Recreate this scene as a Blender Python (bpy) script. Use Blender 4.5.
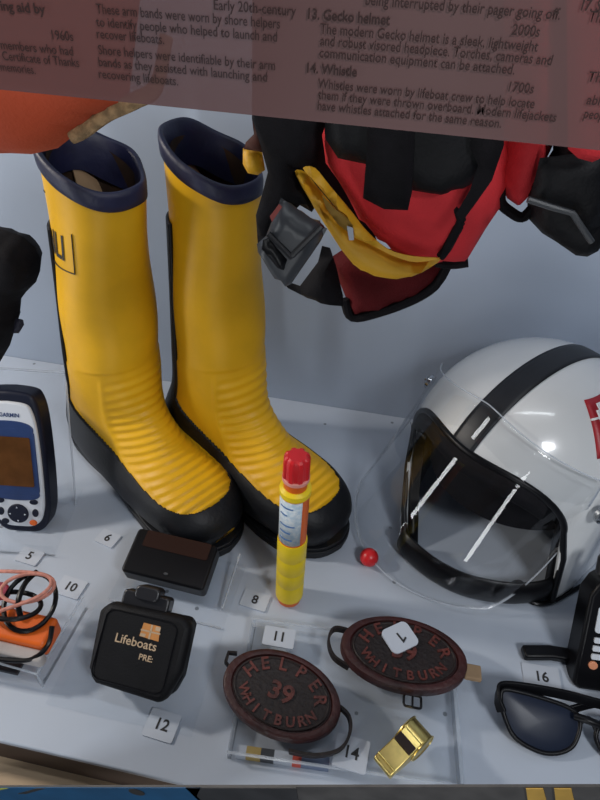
import bpy, bmesh, math, random
from math import sin, cos, pi, radians, sqrt, atan2
from mathutils import Vector, Matrix, Euler
from mathutils.geometry import delaunay_2d_cdt
random.seed(7)
SC = bpy.context.scene
COL = SC.collection
for o in list(bpy.data.objects):
    bpy.data.objects.remove(o)

# ------------------------------------------------------------------ camera
FPX = 600.0
TH, PS, RL, CH = radians(40), radians(8.6), radians(3.3), 0.52
cF = Vector((-sin(PS)*cos(TH), cos(PS)*cos(TH), -sin(TH)))
r0 = Vector((cos(PS), sin(PS), 0)); u0 = r0.cross(cF)
cR = r0*cos(RL) + u0*sin(RL); cU = cR.cross(cF)
CAM = Vector((0, 0, CH))
cam = bpy.data.cameras.new('camera'); cam_o = bpy.data.objects.new('camera', cam); COL.objects.link(cam_o)
cam_o.matrix_world = Matrix(((cR.x, cU.x, -cF.x, 0), (cR.y, cU.y, -cF.y, 0), (cR.z, cU.z, -cF.z, CH), (0, 0, 0, 1)))
cam.sensor_fit = 'VERTICAL'; cam.sensor_height = 32.0; cam.lens = 32.0*FPX/800.0
cam.clip_start = 0.02
SC.camera = cam_o

# ------------------------------------------------------------------ light and exposure
SC.view_settings.view_transform = 'Standard'; SC.view_settings.look = 'None'
SC.view_settings.gamma = 1.0; SC.view_settings.exposure = -0.52
SC.view_settings.use_curve_mapping = False
W = bpy.data.worlds.new('world'); SC.world = W; W.use_nodes = True
W.node_tree.nodes['Background'].inputs[0].default_value = (0.50, 0.60, 0.80, 1)
W.node_tree.nodes['Background'].inputs[1].default_value = 0.10

def area(name, loc, target, sx, sy, power, col):
    l = bpy.data.lights.new(name, 'AREA'); l.shape = 'RECTANGLE'; l.size = sx; l.size_y = sy
    l.energy = power; l.color = col
    o = bpy.data.objects.new(name, l); COL.objects.link(o)
    o.location = loc
    o.rotation_euler = (Vector(target)-Vector(loc)).to_track_quat('-Z', 'Y').to_euler()
    return o
# spot-like case lamp on the left, soft daylight of the gallery from the front right, two strip tubes over the case
area('case_lamp', (-0.92, 0.29, 0.62), (-0.1, 0.42, 0.05), 0.08, 0.08, 6.5, (1.0, 0.93, 0.85))
area('gallery_light', (0.55, -0.38, 1.00), (0.0, 0.40, 0.1), 0.22, 0.22, 8.0, (0.93, 0.96, 1.0))
area('strip_tube', (0.02, 0.22, 1.10), (0.02, 0.38, 0.0), 0.9, 0.04, 2.2, (0.90, 0.95, 1.0))
# upright light tubes of the gallery: they draw the two bright streaks on the visor
area('upright_tube_front', (0.02, -1.40, -0.05), (0.12, 0.36, 0.05), 0.10, 1.6, 10.0, (0.95, 0.98, 1.0))
area('upright_tube_left', (-1.22, -0.17, -0.03), (0.05, 0.38, 0.05), 0.09, 1.2, 6.8, (0.95, 0.98, 1.0))

# ------------------------------------------------------------------ projection of points seen in the frame on to planes of the case
def ray(px, py): return cF*FPX + cR*(px-300.0) - cU*(py-400.0)
def gz(px, py, z=0.0):
    d = ray(px, py); return CAM + d*((z-CH)/d.z)
def gy(px, py, y):
    d = ray(px, py); return CAM + d*(y/d.y)

# ------------------------------------------------------------------ materials
MATS = {}
def mat(name, col, rough=0.5, metal=0.0, noise=0.0, nscale=40.0, bump=0.0, bscale=200.0, spec=0.5, coat=0.0, col2=None):
    if name in MATS: return MATS[name]
    m = bpy.data.materials.new(name); m.use_nodes = True
    nt = m.node_tree; b = nt.nodes['Principled BSDF']
    b.inputs['Base Color'].default_value = (*col, 1); b.inputs['Roughness'].default_value = rough
    b.inputs['Metallic'].default_value = metal; b.inputs['Specular IOR Level'].default_value = spec
    b.inputs['Coat Weight'].default_value = coat
    tc = nt.nodes.new('ShaderNodeTexCoord')
    n = nt.nodes.new('ShaderNodeTexNoise'); n.inputs['Scale'].default_value = nscale; n.inputs['Detail'].default_value = 4
    nt.links.new(tc.outputs['Object'], n.inputs['Vector'])
    r = nt.nodes.new('ShaderNodeValToRGB')
    c2 = col2 if col2 else tuple(c*(1-noise) for c in col)
    r.color_ramp.elements[0].position = 0.35; r.color_ramp.elements[1].position = 0.65
    r.color_ramp.elements[0].color = (*c2, 1); r.color_ramp.elements[1].color = (*col, 1)
    nt.links.new(n.outputs['Fac'], r.inputs['Fac']); nt.links.new(r.outputs['Color'], b.inputs['Base Color'])
    if bump > 0:
        n2 = nt.nodes.new('ShaderNodeTexNoise'); n2.inputs['Scale'].default_value = bscale; n2.inputs['Detail'].default_value = 3
        nt.links.new(tc.outputs['Object'], n2.inputs['Vector'])
        bp = nt.nodes.new('ShaderNodeBump'); bp.inputs['Strength'].default_value = bump; bp.inputs['Distance'].default_value = 0.002
        nt.links.new(n2.outputs['Fac'], bp.inputs['Height']); nt.links.new(bp.outputs['Normal'], b.inputs['Normal'])
    MATS[name] = m; return m

def clear(name, tint=(1, 1, 1), strength=1.0, rough=0.02, ior=1.45):
    if name in MATS: return MATS[name]
    m = bpy.data.materials.new(name); m.use_nodes = True; nt = m.node_tree
    for n in list(nt.nodes):
        if n.type == 'BSDF_PRINCIPLED': nt.nodes.remove(n)
    out = [n for n in nt.nodes if n.type == 'OUTPUT_MATERIAL'][0]
    t = nt.nodes.new('ShaderNodeBsdfTransparent'); t.inputs[0].default_value = (*tint, 1)
    g = nt.nodes.new('ShaderNodeBsdfGlossy'); g.inputs['Roughness'].default_value = rough
    f = nt.nodes.new('ShaderNodeFresnel'); f.inputs['IOR'].default_value = ior
    mu = nt.nodes.new('ShaderNodeMath'); mu.operation = 'MULTIPLY'; mu.inputs[1].default_value = strength
    mx = nt.nodes.new('ShaderNodeMixShader')
    ge = nt.nodes.new('ShaderNodeNewGeometry'); iv_ = nt.nodes.new('ShaderNodeMath'); iv_.operation = 'SUBTRACT'; iv_.inputs[0].default_value = 1.0
    m2 = nt.nodes.new('ShaderNodeMath'); m2.operation = 'MULTIPLY'
    nt.links.new(ge.outputs['Backfacing'], iv_.inputs[1]); nt.links.new(iv_.outputs[0], m2.inputs[1])
    nt.links.new(f.outputs[0], mu.inputs[0]); nt.links.new(mu.outputs[0], m2.inputs[0]); nt.links.new(m2.outputs[0], mx.inputs[0])
    nt.links.new(t.outputs[0], mx.inputs[1]); nt.links.new(g.outputs[0], mx.inputs[2]); nt.links.new(mx.outputs[0], out.inputs[0])
    MATS[name] = m; return m

def shelf_paint():
    m = mat('shelf_paint', (0.46, 0.51, 0.59), 0.45, noise=0.05, nscale=9)
    nt = m.node_tree; b = nt.nodes['Principled BSDF']
    src = b.inputs['Base Color'].links[0].from_socket
    tc = [n for n in nt.nodes if n.type == 'TEX_COORD'][0]
    v = nt.nodes.new('ShaderNodeTexVoronoi'); v.inputs['Scale'].default_value = 26
    nt.links.new(tc.outputs['Object'], v.inputs['Vector'])
    r = nt.nodes.new('ShaderNodeValToRGB')
    r.color_ramp.elements[0].position = 0.045; r.color_ramp.elements[1].position = 0.06
    r.color_ramp.elements[0].color = (0.25, 0.25, 0.25, 1); r.color_ramp.elements[1].color = (1, 1, 1, 1)
    nt.links.new(v.outputs['Distance'], r.inputs['Fac'])
    mm = nt.nodes.new('ShaderNodeMixRGB'); mm.blend_type = 'MULTIPLY'; mm.inputs[0].default_value = 0.8
    nt.links.new(src, mm.inputs[1]); nt.links.new(r.outputs['Color'], mm.inputs[2])
    nt.links.new(mm.outputs[0], b.inputs['Base Color'])
    return m

M_SHELF = shelf_paint()
M_WALL = mat('wall_paint', (0.37, 0.43, 0.53), 0.6, noise=0.08, nscale=5)
M_YEL = mat('yellow_rubber', (0.85, 0.46, 0.010), 0.46, noise=0.16, nscale=18, bump=0.05, bscale=90, spec=0.35)
M_BLK = mat('black_rubber', (0.008, 0.009, 0.012), 0.5, spec=0.3, noise=0.3, nscale=60, bump=0.15, bscale=300)
M_NAVY = mat('navy_rubber', (0.012, 0.014, 0.050), 0.5, noise=0.35, nscale=50, bump=0.2)
M_LINE = mat('boot_lining', (0.09, 0.045, 0.022), 0.8, noise=0.75, nscale=22)
M_TAN = mat('tan_cloth', (0.38, 0.25, 0.14), 0.8, noise=0.2)
M_INK = mat('black_ink', (0.02, 0.018, 0.018), 0.6)
M_RED = mat('red_fabric', (0.78, 0.045, 0.055), 0.75, spec=0.2, noise=0.22, nscale=30, bump=0.3, bscale=900)
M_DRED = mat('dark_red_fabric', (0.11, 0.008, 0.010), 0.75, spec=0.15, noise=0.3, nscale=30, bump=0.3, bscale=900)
M_ORG = mat('orange_fabric', (0.62, 0.085, 0.025), 0.8, noise=0.2, nscale=18, bump=0.2, bscale=500)
M_YFAB = mat('yellow_fabric', (0.80, 0.42, 0.015), 0.55, noise=0.15, nscale=30, bump=0.15, bscale=500)
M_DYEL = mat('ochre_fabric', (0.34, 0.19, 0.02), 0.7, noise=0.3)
M_WEB = mat('black_webbing', (0.007, 0.006, 0.008), 0.8, spec=0.2, noise=0.4, nscale=90, bump=0.3, bscale=1200)
M_GREY = mat('grey_plastic', (0.055, 0.060, 0.068), 0.4, noise=0.2, nscale=30)
M_DGREY = mat('dark_plastic', (0.016, 0.016, 0.019), 0.35, noise=0.2, nscale=30)
M_BLKPL = mat('black_plastic', (0.005, 0.005, 0.0065), 0.35, noise=0.2, nscale=30, spec=0.22)
M_LEATH_BLK = mat('black_nylon', (0.005, 0.005, 0.0065), 0.6, spec=0.25, noise=0.3, nscale=60, bump=0.2, bscale=500)
M_WHITE = mat('white_gloss', (0.74, 0.75, 0.75), 0.22, noise=0.03, nscale=20, coat=0.5)
M_CARD = mat('white_card', (0.50, 0.54, 0.61), 0.6, noise=0.03)
M_STRIPE = mat('black_stripe', (0.010, 0.011, 0.015), 0.45, noise=0.3)
M_LABEL = mat('red_sticker', (0.35, 0.010, 0.018), 0.4, noise=0.15, nscale=120)
M_STEEL = mat('steel', (0.45, 0.47, 0.50), 0.25, 1.0)
M_ACR = clear('clear_acrylic', (0.985, 0.99, 0.995), 0.8)
M_VIS = clear('visor_acrylic', (0.955, 0.96, 0.965), 1.2, 0.015)
M_EDGE = mat('acrylic_edge', (0.62, 0.67, 0.74), 0.15)
M_EDGE.node_tree.nodes['Principled BSDF'].inputs['Alpha'].default_value = 0.40
M_NAVYPL = mat('navy_plastic', (0.007, 0.010, 0.026), 0.45, spec=0.3, noise=0.2)
M_SILV = mat('silver_plastic', (0.66, 0.69, 0.74), 0.35, noise=0.03)
M_BLUEPL = mat('blue_plastic', (0.028, 0.055, 0.16), 0.3, noise=0.2)
M_LCD = mat('amber_screen', (0.115, 0.045, 0.012), 0.2, noise=0.25, nscale=60)
M_FRED = mat('red_plastic', (0.65, 0.015, 0.02), 0.35, noise=0.1)
M_FYEL = mat('yellow_plastic', (0.90, 0.66, 0.012), 0.4, noise=0.06)
M_FORG = mat('orange_plastic', (0.75, 0.13, 0.012), 0.4, noise=0.1)
M_PALE = mat('pale_label', (0.42, 0.55, 0.66), 0.5, noise=0.6, nscale=260, col2=(0.72, 0.76, 0.78))
M_BRASS = mat('brass', (0.82, 0.64, 0.22), 0.30, 1.0, noise=0.2, nscale=120)
M_LEATH = mat('brown_leather', (.045, .0075, .0065), 0.5, noise=0.65, nscale=45, bump=0.5, bscale=260)
M_LEATHD = mat('dark_leather', (.012, .005, .0045), 0.6, noise=0.4, nscale=60, bump=0.5, bscale=260)
M_LETTER = mat('worn_letters', (.13, .026, .018), 0.5, noise=0.6, nscale=90, bump=0.4, bscale=400)
M_GOLD = mat('gold_print', (0.55, 0.40, 0.26), 0.5, noise=0.2)
M_FLAGO = mat('flag_print', (0.60, 0.25, 0.07), 0.5, noise=0.15)
M_LENS = mat('dark_lens', (0.010, 0.016, 0.035), 0.38, noise=0.1, spec=0.35)
M_WOOD = mat('cream_wood', (0.62, 0.46, 0.30), 0.6, noise=0.15, nscale=12)
M_BROWNED = mat('brown_channel', (0.085, 0.055, 0.042), 0.6, noise=0.2, nscale=20)
M_ROPE = mat('tan_rope', (0.42, 0.27, 0.13), 0.9, noise=0.5, nscale=200, bump=0.6, bscale=500)

# ------------------------------------------------------------------ building helpers
def link(name, me, parent=None, m=None):
    o = bpy.data.objects.new(name, me); COL.objects.link(o)
    if m is not None: me.materials.append(m)
    if parent is not None: o.parent = parent
    return o
def obj(name, bm, m, parent=None, smooth=True, bevel=0.0, solid=0.0, subsurf=0, soff=-1, ang=40):
    bmesh.ops.recalc_face_normals(bm, faces=bm.faces)
    me = bpy.data.meshes.new(name); bm.to_mesh(me); bm.free()
    o = link(name, me, parent, m)
    if solid:
        md = o.modifiers.new('solid', 'SOLIDIFY'); md.thickness = solid; md.offset = soff
    if bevel:
        md = o.modifiers.new('bevel', 'BEVEL'); md.width = bevel; md.segments = 3; md.limit_method = 'ANGLE'; md.angle_limit = radians(35)
    if subsurf:
        md = o.modifiers.new('sub', 'SUBSURF'); md.levels = subsurf; md.render_levels = subsurf
    if smooth:
        for p in me.polygons: p.use_smooth = True
        try: me.set_sharp_from_angle(angle=radians(ang))
        except Exception: pass
    return o
def thing(name, label, cat, loc=(0, 0, 0), rot=(0, 0, 0), group=None):
    o = bpy.data.objects.new(name, None); COL.objects.link(o); o.empty_display_size = 0.02
    o.location = loc; o.rotation_euler = rot
    tag(o, label, cat, group); return o
def tag(o, label, cat, group=None):
    o['label'] = label; o['category'] = cat
    if group: o['group'] = group
    return o
def struct(o): o['kind'] = 'structure'; return o
def BM(): return bmesh.new()
def box(bm, c, s, M=None):
    r = bmesh.ops.create_cube(bm, size=1.0)
    T = Matrix.Translation(c) @ Matrix.Diagonal((*s, 1))
    if M is not None: T = M @ T
    bmesh.ops.transform(bm, matrix=T, verts=r['verts']); return r['verts']
def lathe(bm, prof, seg=40, M=None, cap=True):
    rings = []
    for r, z in prof:
        rings.append([bm.verts.new((r*cos(2*pi*i/seg), r*sin(2*pi*i/seg), z)) for i in range(seg)])
    loft(bm, rings, True)
    if cap:
        bm.faces.new(rings[0][::-1]); bm.faces.new(rings[-1])
    if M is not None: bmesh.ops.transform(bm, matrix=M, verts=[v for r in rings for v in r])
def loft(bm, rings, closed=True):
    for a, b in zip(rings, rings[1:]):
        n = len(a)
        for i in range(n if closed else n-1):
            j = (i+1) % n
            bm.faces.new((a[i], a[j], b[j], b[i]))
def tube(bm, pts, r, seg=10, closed=False, flat=1.0, cap=True):
    pts = [Vector(p) for p in pts]; n = len(pts); rings = []; up = Vector((0.13, 0.21, 1)).normalized()
    for i, p in enumerate(pts):
        if closed: t = pts[(i+1) % n]-pts[i-1]
        else: t = pts[min(i+1, n-1)]-pts[max(i-1, 0)]
        t.normalize(); a = t.cross(up)
        if a.length < 1e-4: a = t.cross(Vector((1, 0, 0)))
        a.normalize(); b = a.cross(t)
        rr = r(i/(n-1)) if callable(r) else r
        rings.append([bm.verts.new(p + a*rr*cos(2*pi*k/seg) + b*rr*flat*sin(2*pi*k/seg)) for k in range(seg)])
    if closed: rings.append(rings[0])
    loft(bm, rings, True)
    if cap and not closed:
        bm.faces.new(rings[0][::-1]); bm.faces.new(rings[-1])
def cr(pts, n=8, closed=False):
    pts = [Vector(p) for p in pts]; m = len(pts); out = []
    for i in range(m if closed else m-1):
        if closed: p0, p1, p2, p3 = pts[i-1], pts[i], pts[(i+1) % m], pts[(i+2) % m]
        else: p0, p1, p2, p3 = pts[max(i-1, 0)], pts[i], pts[i+1], pts[min(i+2, m-1)]
        for k in range(n):
            t = k/n
            out.append(0.5*((2*p1)+(p2-p0)*t+(2*p0-5*p1+4*p2-p3)*t*t+(3*p1-p0-3*p2+p3)*t**3))
    if not closed: out.append(pts[-1])
    return out
def prism(bm, pts, z0, z1, M=None):
    """flat outline (x, y) raised from z0 to z1"""
    a = [bm.verts.new((p[0], p[1], z0)) for p in pts]; b = [bm.verts.new((p[0], p[1], z1)) for p in pts]
    bm.faces.new(a[::-1]); bm.faces.new(b); n = len(a)
    for i in range(n): bm.faces.new((a[i], a[(i+1) % n], b[(i+1) % n], b[i]))
    if M is not None: bmesh.ops.transform(bm, matrix=M, verts=a+b)
def rrect(w, h, r, n=6, cx=0, cy=0):
    out = []
    for sx, sy, a0 in ((1, 1, 0), (-1, 1, 90), (-1, -1, 180), (1, -1, 270)):
        for k in range(n+1):
            a = radians(a0+90*k/n); out.append((cx+sx*(w/2-r)+r*cos(a), cy+sy*(h/2-r)+r*sin(a)))
    return out
def ell(a, b, n=48, cx=0, cy=0, p=2.0):
    out = []
    for k in range(n):
        c, s = cos(2*pi*k/n), sin(2*pi*k/n)
        out.append((cx+a*math.copysign(abs(c)**(2/p), c), cy+b*math.copysign(abs(s)**(2/p), s)))
    return out
def ribbon(bm, pts, wdir, w, t):
    pts = [Vector(p) for p in pts]; rings = []
    for i, p in enumerate(pts):
        tg = (pts[min(i+1, len(pts)-1)]-pts[max(i-1, 0)]).normalized()
        wd = wdir(i) if callable(wdir) else Vector(wdir)
        wd = (wd - tg*wd.dot(tg)).normalized(); nn = wd.cross(tg)
        rings.append([bm.verts.new(p+wd*sx*w/2+nn*sy*t/2) for sx, sy in ((-1, -1), (1, -1), (1, 1), (-1, 1))])
    loft(bm, rings, True); bm.faces.new(rings[0][::-1]); bm.faces.new(rings[-1])
def pillow(bm, outline, y0, T, Tb=0.004, D=0.02, g=0.006, smooth=0, wav=0.0):
    """closed puffed body: outline in (x, z), back face near y0+Tb, front bulging to y0-T"""
    pts = [Vector((p[0], p[1])) for p in outline]
    if smooth: pts = [Vector((q.x, q.y)) for q in cr([(p.x, p.y, 0) for p in pts], smooth, True)]
    dense = []
    for i, p in enumerate(pts):
        q = pts[(i+1) % len(pts)]; k = max(1, int((q-p).length/(g*0.8)))
        dense += [p+(q-p)*j/k for j in range(k)]
    def inside(q):
        c = False; n = len(dense)
        for i in range(n):
            a, b = dense[i], dense[i-1]
            if (a.y > q.y) != (b.y > q.y) and q.x < (b.x-a.x)*(q.y-a.y)/(b.y-a.y)+a.x: c = not c
        return c
    def dist(q):
        best = 1e9
        for i in range(len(dense)):
            a, b = dense[i-1], dense[i]; ab = b-a; L = ab.length_squared
            t = 0 if L == 0 else max(0, min(1, (q-a).dot(ab)/L)); best = min(best, (q-a-ab*t).length)
        return best
    x0, x1 = min(p.x for p in dense), max(p.x for p in dense); z0, z1 = min(p.y for p in dense), max(p.y for p in dense)
    inner = []; row = 0; z = z0
    while z < z1:
        x = x0+(g/2 if row % 2 else 0)
        while x < x1:
            q = Vector((x, z))
            if inside(q) and dist(q) > g*0.55: inner.append(q)
            x += g
        z += g*0.87; row += 1
    n = len(dense)
    vs, es, fs, *_ = delaunay_2d_cdt(dense+inner, [(i, (i+1) % n) for i in range(n)], [list(range(n))], 1, 1e-6)
    fr, bk = [], []
    for v in vs:
        d = dist(v); k = sqrt(max(0, 1-(1-min(d, D)/D)**2))
        wv = wav*(sin(v.x*95+v.y*60)+sin(v.y*130-v.x*40))*min(1, d/D)
        fr.append(bm.verts.new((v.x, y0-T*k-wv-0.0003, v.y))); bk.append(bm.verts.new((v.x, y0+Tb*k+0.0003, v.y)))
    cnt = {}
    for f in fs:
        f = list(f)
        try:
            bm.faces.new([fr[i] for i in f]); bm.faces.new([bk[i] for i in f[::-1]])
        except ValueError: continue
        for i in range(len(f)):
            e = (f[i], f[(i+1) % len(f)]); cnt[e] = 1
    for (a, b) in list(cnt):
        if (b, a) not in cnt:
            try: bm.faces.new((fr[b], fr[a], bk[a], bk[b]))
            except ValueError: pass
def text_bm(s, size, ext=0.0, off=0.0, align='CENTER', sx=1.0):
    cu = bpy.data.curves.new('t', 'FONT'); cu.body = s; cu.size = size; cu.align_x = align; cu.align_y = 'CENTER'
    cu.extrude = ext; cu.offset = off; cu.resolution_u = 3
    o = bpy.data.objects.new('t', cu); COL.objects.link(o)
    dg = bpy.context.evaluated_depsgraph_get(); me = bpy.data.meshes.new_from_object(o.evaluated_get(dg))
    bpy.data.objects.remove(o); bpy.data.curves.remove(cu)
    bm = BM(); bm.from_mesh(me); bpy.data.meshes.remove(me)
    if sx != 1.0: bmesh.ops.scale(bm, vec=(sx, 1, 1), verts=bm.verts)
    return bm
def merge(dst, src, M=None):
    if M is not None: bmesh.ops.transform(src, matrix=M, verts=src.verts)
    me = bpy.data.meshes.new('tmp'); src.to_mesh(me); src.free(); dst.from_mesh(me); bpy.data.meshes.remove(me)
def frame(o, x, y, z):
    return Matrix(((x[0], y[0], z[0], o[0]), (x[1], y[1], z[1], o[1]), (x[2], y[2], z[2], o[2]), (0, 0, 0, 1)))

# ================================================================== the case
YF, YB = 0.146, 0.61
bm = BM(); box(bm, (0, (YF+YB)/2, -0.003), (2.0, YB-YF, 0.006)); struct(obj('floor', bm, M_SHELF, bevel=0.0015, smooth=False))
bm = BM(); box(bm, (0, YB+0.01, 0.48), (2.0, 0.02, 1.0)); struct(obj('wall_back', bm, M_WALL, smooth=False))
bm = BM(); box(bm, (0, YF+0.008, -0.0255), (2.0, 0.012, 0.039)); struct(obj('trim_1', bm, M_BROWNED, smooth=False))
bm = BM(); box(bm, (0, YF-0.004, -0.095), (2.0, 0.044, 0.100)); struct(obj('trim_2', bm, M_WOOD, bevel=0.002, smooth=False))

# ================================================================== boots
ST = [(.070, .350, .150, .350, .0365), (.064, .26, .150, .26, .0400), (.058, .18, .152, .187, .0440), (.048, .12, .154, .150, .0435),
      (.026, .075, .162, .122, .0420), (.005, .03, .178, .102, .0400), (.02, .004, .195, .085, .0420), (.10, .004, .220, .075, .0460),
      (.17, .004, .243, .067, .0465), (.23, .004, .262, .056, .0400), (.258, .005, .274, .044, .0270), (.268, .010, .278, .032, .0120)]
NS, NP = 260, 200
LEAN = [0.0]
def st_at(t):
    x = t*(len(ST)-1); i = min(int(x), len(ST)-2); f = x-i
    p = [ST[max(i-1, 0)], ST[i], ST[i+1], ST[min(i+2, len(ST)-1)]]
    return [0.5*(2*p[1][k]+(p[2][k]-p[0][k])*f+(2*p[0][k]-5*p[1][k]+4*p[2][k]-p[3][k])*f*f+(3*p[1][k]-p[0][k]-3*p[2][k]+p[3][k])*f**3) for k in range(5)]
def boot_pt(t, ph, off=0.0, ribs=True):
    bu, bz, fu, fz, hw = st_at(t)
    mid = Vector(((bu+fu)/2, 0, (bz+fz)/2)); ax = Vector(((fu-bu)/2, 0, (fz-bz)/2)); L = ax.length; axn = ax/L
    c, s = cos(ph), sin(ph); e = 2.0 if t < .35 else 2.0+min(1.0, (t-.35)*2.5)*0.5
    c = math.copysign(abs(c)**(2/e), c); s = math.copysign(abs(s)**(2/e), s)
    p = mid + axn*c*(L+off) + Vector((0, s*(hw+off), 0))
    if ribs:
        q = abs(ph if ph <= pi else ph-2*pi)
        x = t*(len(ST)-1)
        if 2.3 < x < 9.6:
            w = max(0, min(1, (x-2.3)/.5))*max(0, min(1, (9.6-x)/.6))
            lim = 0.85+0.12*sin((x-2.3)/7*pi)
            a = max(0, min(1, (lim-q)/.12))
            h = 0.0007*w*a*sin(x*2*pi*2.9+0.6*cos(q*3))
            h += 0.0014*w*math.exp(-((q-lim)/.06)**2)
            h += 0.0020*w*a*sin(x*2.3+1)*0.4
            p += (axn*c+Vector((0, s, 0))).normalized()*h
        elif x < 2.3:
            p += (axn*c+Vector((0, s, 0))).normalized()*0.0011*sin(x*4+ph*2)
    p.x += LEAN[0]*max(0, p.z-.10)/.25
    return p
def fox_h(u):
    T = [(-1, .165), (.025, .155), (.055, .130), (.085, .102), (.12, .080), (.16, .066), (.21, .060), (.24, .058), (.30, .058)]
    for (a, ha), (b, hb) in zip(T, T[1:]):
        if u <= b: return ha+(hb-ha)*(u-a)/(b-a)
    return .05
def is_black(p, t, ph):
    if t*(len(ST)-1) < 4.2: return abs(ph-pi) < 1.22 or p.z < fox_h(p.x)
    return p.z < fox_h(p.x)
def foot_outline(L=.28, extra=0.0, n=40):
    us = [0, .02, .06, .14, .25, .38, .5, .62, .74, .84, .92, .97, .99, 1]
    ws = [0, .016, .026, .034, .036, .0355, .038, .044, .048, .046, .037, .024, .013, 0]
    def hw(u):
        for i in range(len(us)-1):
            if u <= us[i+1]: return ws[i]+(ws[i+1]-ws[i])*(u-us[i])/(us[i+1]-us[i])
        return 0
    side = [(L*(1-cos(pi*k/n))/2) for k in range(n+1)]
    r = [Vector((u, -hw(u/L))) for u in side]; l = [Vector((u, hw(u/L))) for u in side[1:-1]][::-1]
    pts = r+l
    if extra:
        c = Vector((L/2, 0)); pts = [p+(p-c).normalized()*extra for p in pts]
    return [(p.x, p.y) for p in pts]
def make_boot(logo, label, loc, az, lean):
    LEAN[0] = lean
    root = thing('rubber_boot', label, 'boot', loc, (0, 0, az), 'pair of yellow rubber boots')
    bm = BM(); rings = []
    for i in range(NS+1):
        rings.append([bm.verts.new(boot_pt(i/NS, 2*pi*k/NP)+Vector((0, 0, max(0, 1-i/18)*(-.009-.016*cos(2*pi*k/NP-.25)+.012)))) for k in range(NP)])
    loft(bm, rings, True); bm.faces.new(rings[-1]); obj('boot_upper', bm, M_YEL, root, ang=80)
    # black rubber foxing, heel counter and back strip laid over the upper
    bm = BM(); vv = {}
    def v(i, k):
        k %= NP
        if (i, k) not in vv:
            p = boot_pt(i/NS, 2*pi*k/NP, 0.0022, False); p.z = max(p.z, 0.001); vv[(i, k)] = bm.verts.new(p)
        return vv[(i, k)]
    for k in range(NP): v(NS, k)
    for i in range(int(NS*.05), NS):
        for k in range(NP):
            t, ph = (i+.5)/NS, 2*pi*(k+.5)/NP
            if is_black(boot_pt(t, ph, 0, False), t, ph): bm.faces.new((v(i, k), v(i, k+1), v(i+1, k+1), v(i+1, k)))
    bm.faces.new([v(NS, k) for k in range(NP)]); obj('rubber_foxing', bm, M_BLK, root, solid=0.003, ang=80)
    bm = BM(); prism(bm, foot_outline(), 0.0, 0.016); prism(bm, foot_outline(extra=0.002), 0.0045, 0.012)
    obj('sole', bm, M_BLK, root, bevel=0.001)
    # navy cuff folded over the rim
    bm = BM(); rings = []
    prof = [(.0005, .3335), (.0022, .3342), (.0024, .339), (.0026, .344), (.0018, .3480), (-.0002, .349), (-.0022, .347), (-.0045, .338), (-.0050, .312)]
    for off, z in prof:
        ring = []
        for k in range(72):
            ph = 2*pi*k/72; p = boot_pt(0.0, ph, off, False)
            p.z = z + .012 - .016*cos(ph-.25) + 0.0015*sin(2*ph+.6) + 0.0010*sin(5*ph); p.x += 0.0012*sin(3*ph); p.y += 0.0015*sin(4*ph+1); ring.append(bm.verts.new(p))
        rings.append(ring)
    loft(bm, rings, True); obj('cuff', bm, M_NAVY, root, ang=80)
    bm = BM(); rings = []
    for i in range(30):
        rings.append([bm.verts.new(boot_pt(i/30*0.33, 2*pi*k/60, -0.0045, False)+Vector((0, 0, (-.010-.016*cos(2*pi*k/60-.25)+.012)*(1-i/30)-.003))) for k in range(60)])
    loft(bm, rings, True); bm.faces.new(rings[-1]); obj('lining', bm, M_LINE, root, ang=80)
    # pull tab stitched inside the back
    bm = BM(); ribbon(bm, [(.072+lean, .012, .348), (.076+lean, .012, .325), (.082+lean*.8, .010, .300), (.090+lean*.7, .008, .275)], (0, 1, 0), .022, .002)
    obj('pull_tab', bm, M_TAN, root)
    if logo:
        bm = BM(); tb = text_bm('RNLI', 0.025, 0.0, 0.0003, sx=0.9)
        bmesh.ops.subdivide_edges(tb, edges=[e for e in tb.edges if e.calc_length() > .004], cuts=2)
        for q in tb.verts:
            x, y = q.co.x, q.co.y
            t = (0.345-(0.292+y))/0.083*(1/11)
            q.co = boot_pt(max(0, t), (-1.86+x/0.047) % (2*pi), 0.0007, True)
        merge(bm, tb)
        obj('printed_logo', bm, M_INK, root, smooth=False); bm = BM()
        for (xa, ya), (xb, yb) in (((.034, .013), (.034, -.015)), ((.034, -.015), (-.03, -.015)), ((-.012, .034), (-.004, .035))):
            path = []
            for k in range(13):
                x, y = xa+(xb-xa)*k/12, ya+(yb-ya)*k/12
                path.append(boot_pt(max(0, (0.345-(0.292+y))/0.083/11), (-1.86+x/.047) % (2*pi), .0006, True))
            tube(bm, path, .0005, 5); obj('logo_line', bm, M_INK, root, smooth=False); bm = BM()
        bm.free()
    return root
make_boot(True, 'left yellow rubber boot with navy cuff and printed boxed logo', (-.352, .509, 0), radians(-33), .026)
make_boot(False, 'right yellow rubber boot without visible logo, toe behind red and yellow flare', (-.245, .532, 0), radians(-32), -.003)

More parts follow.
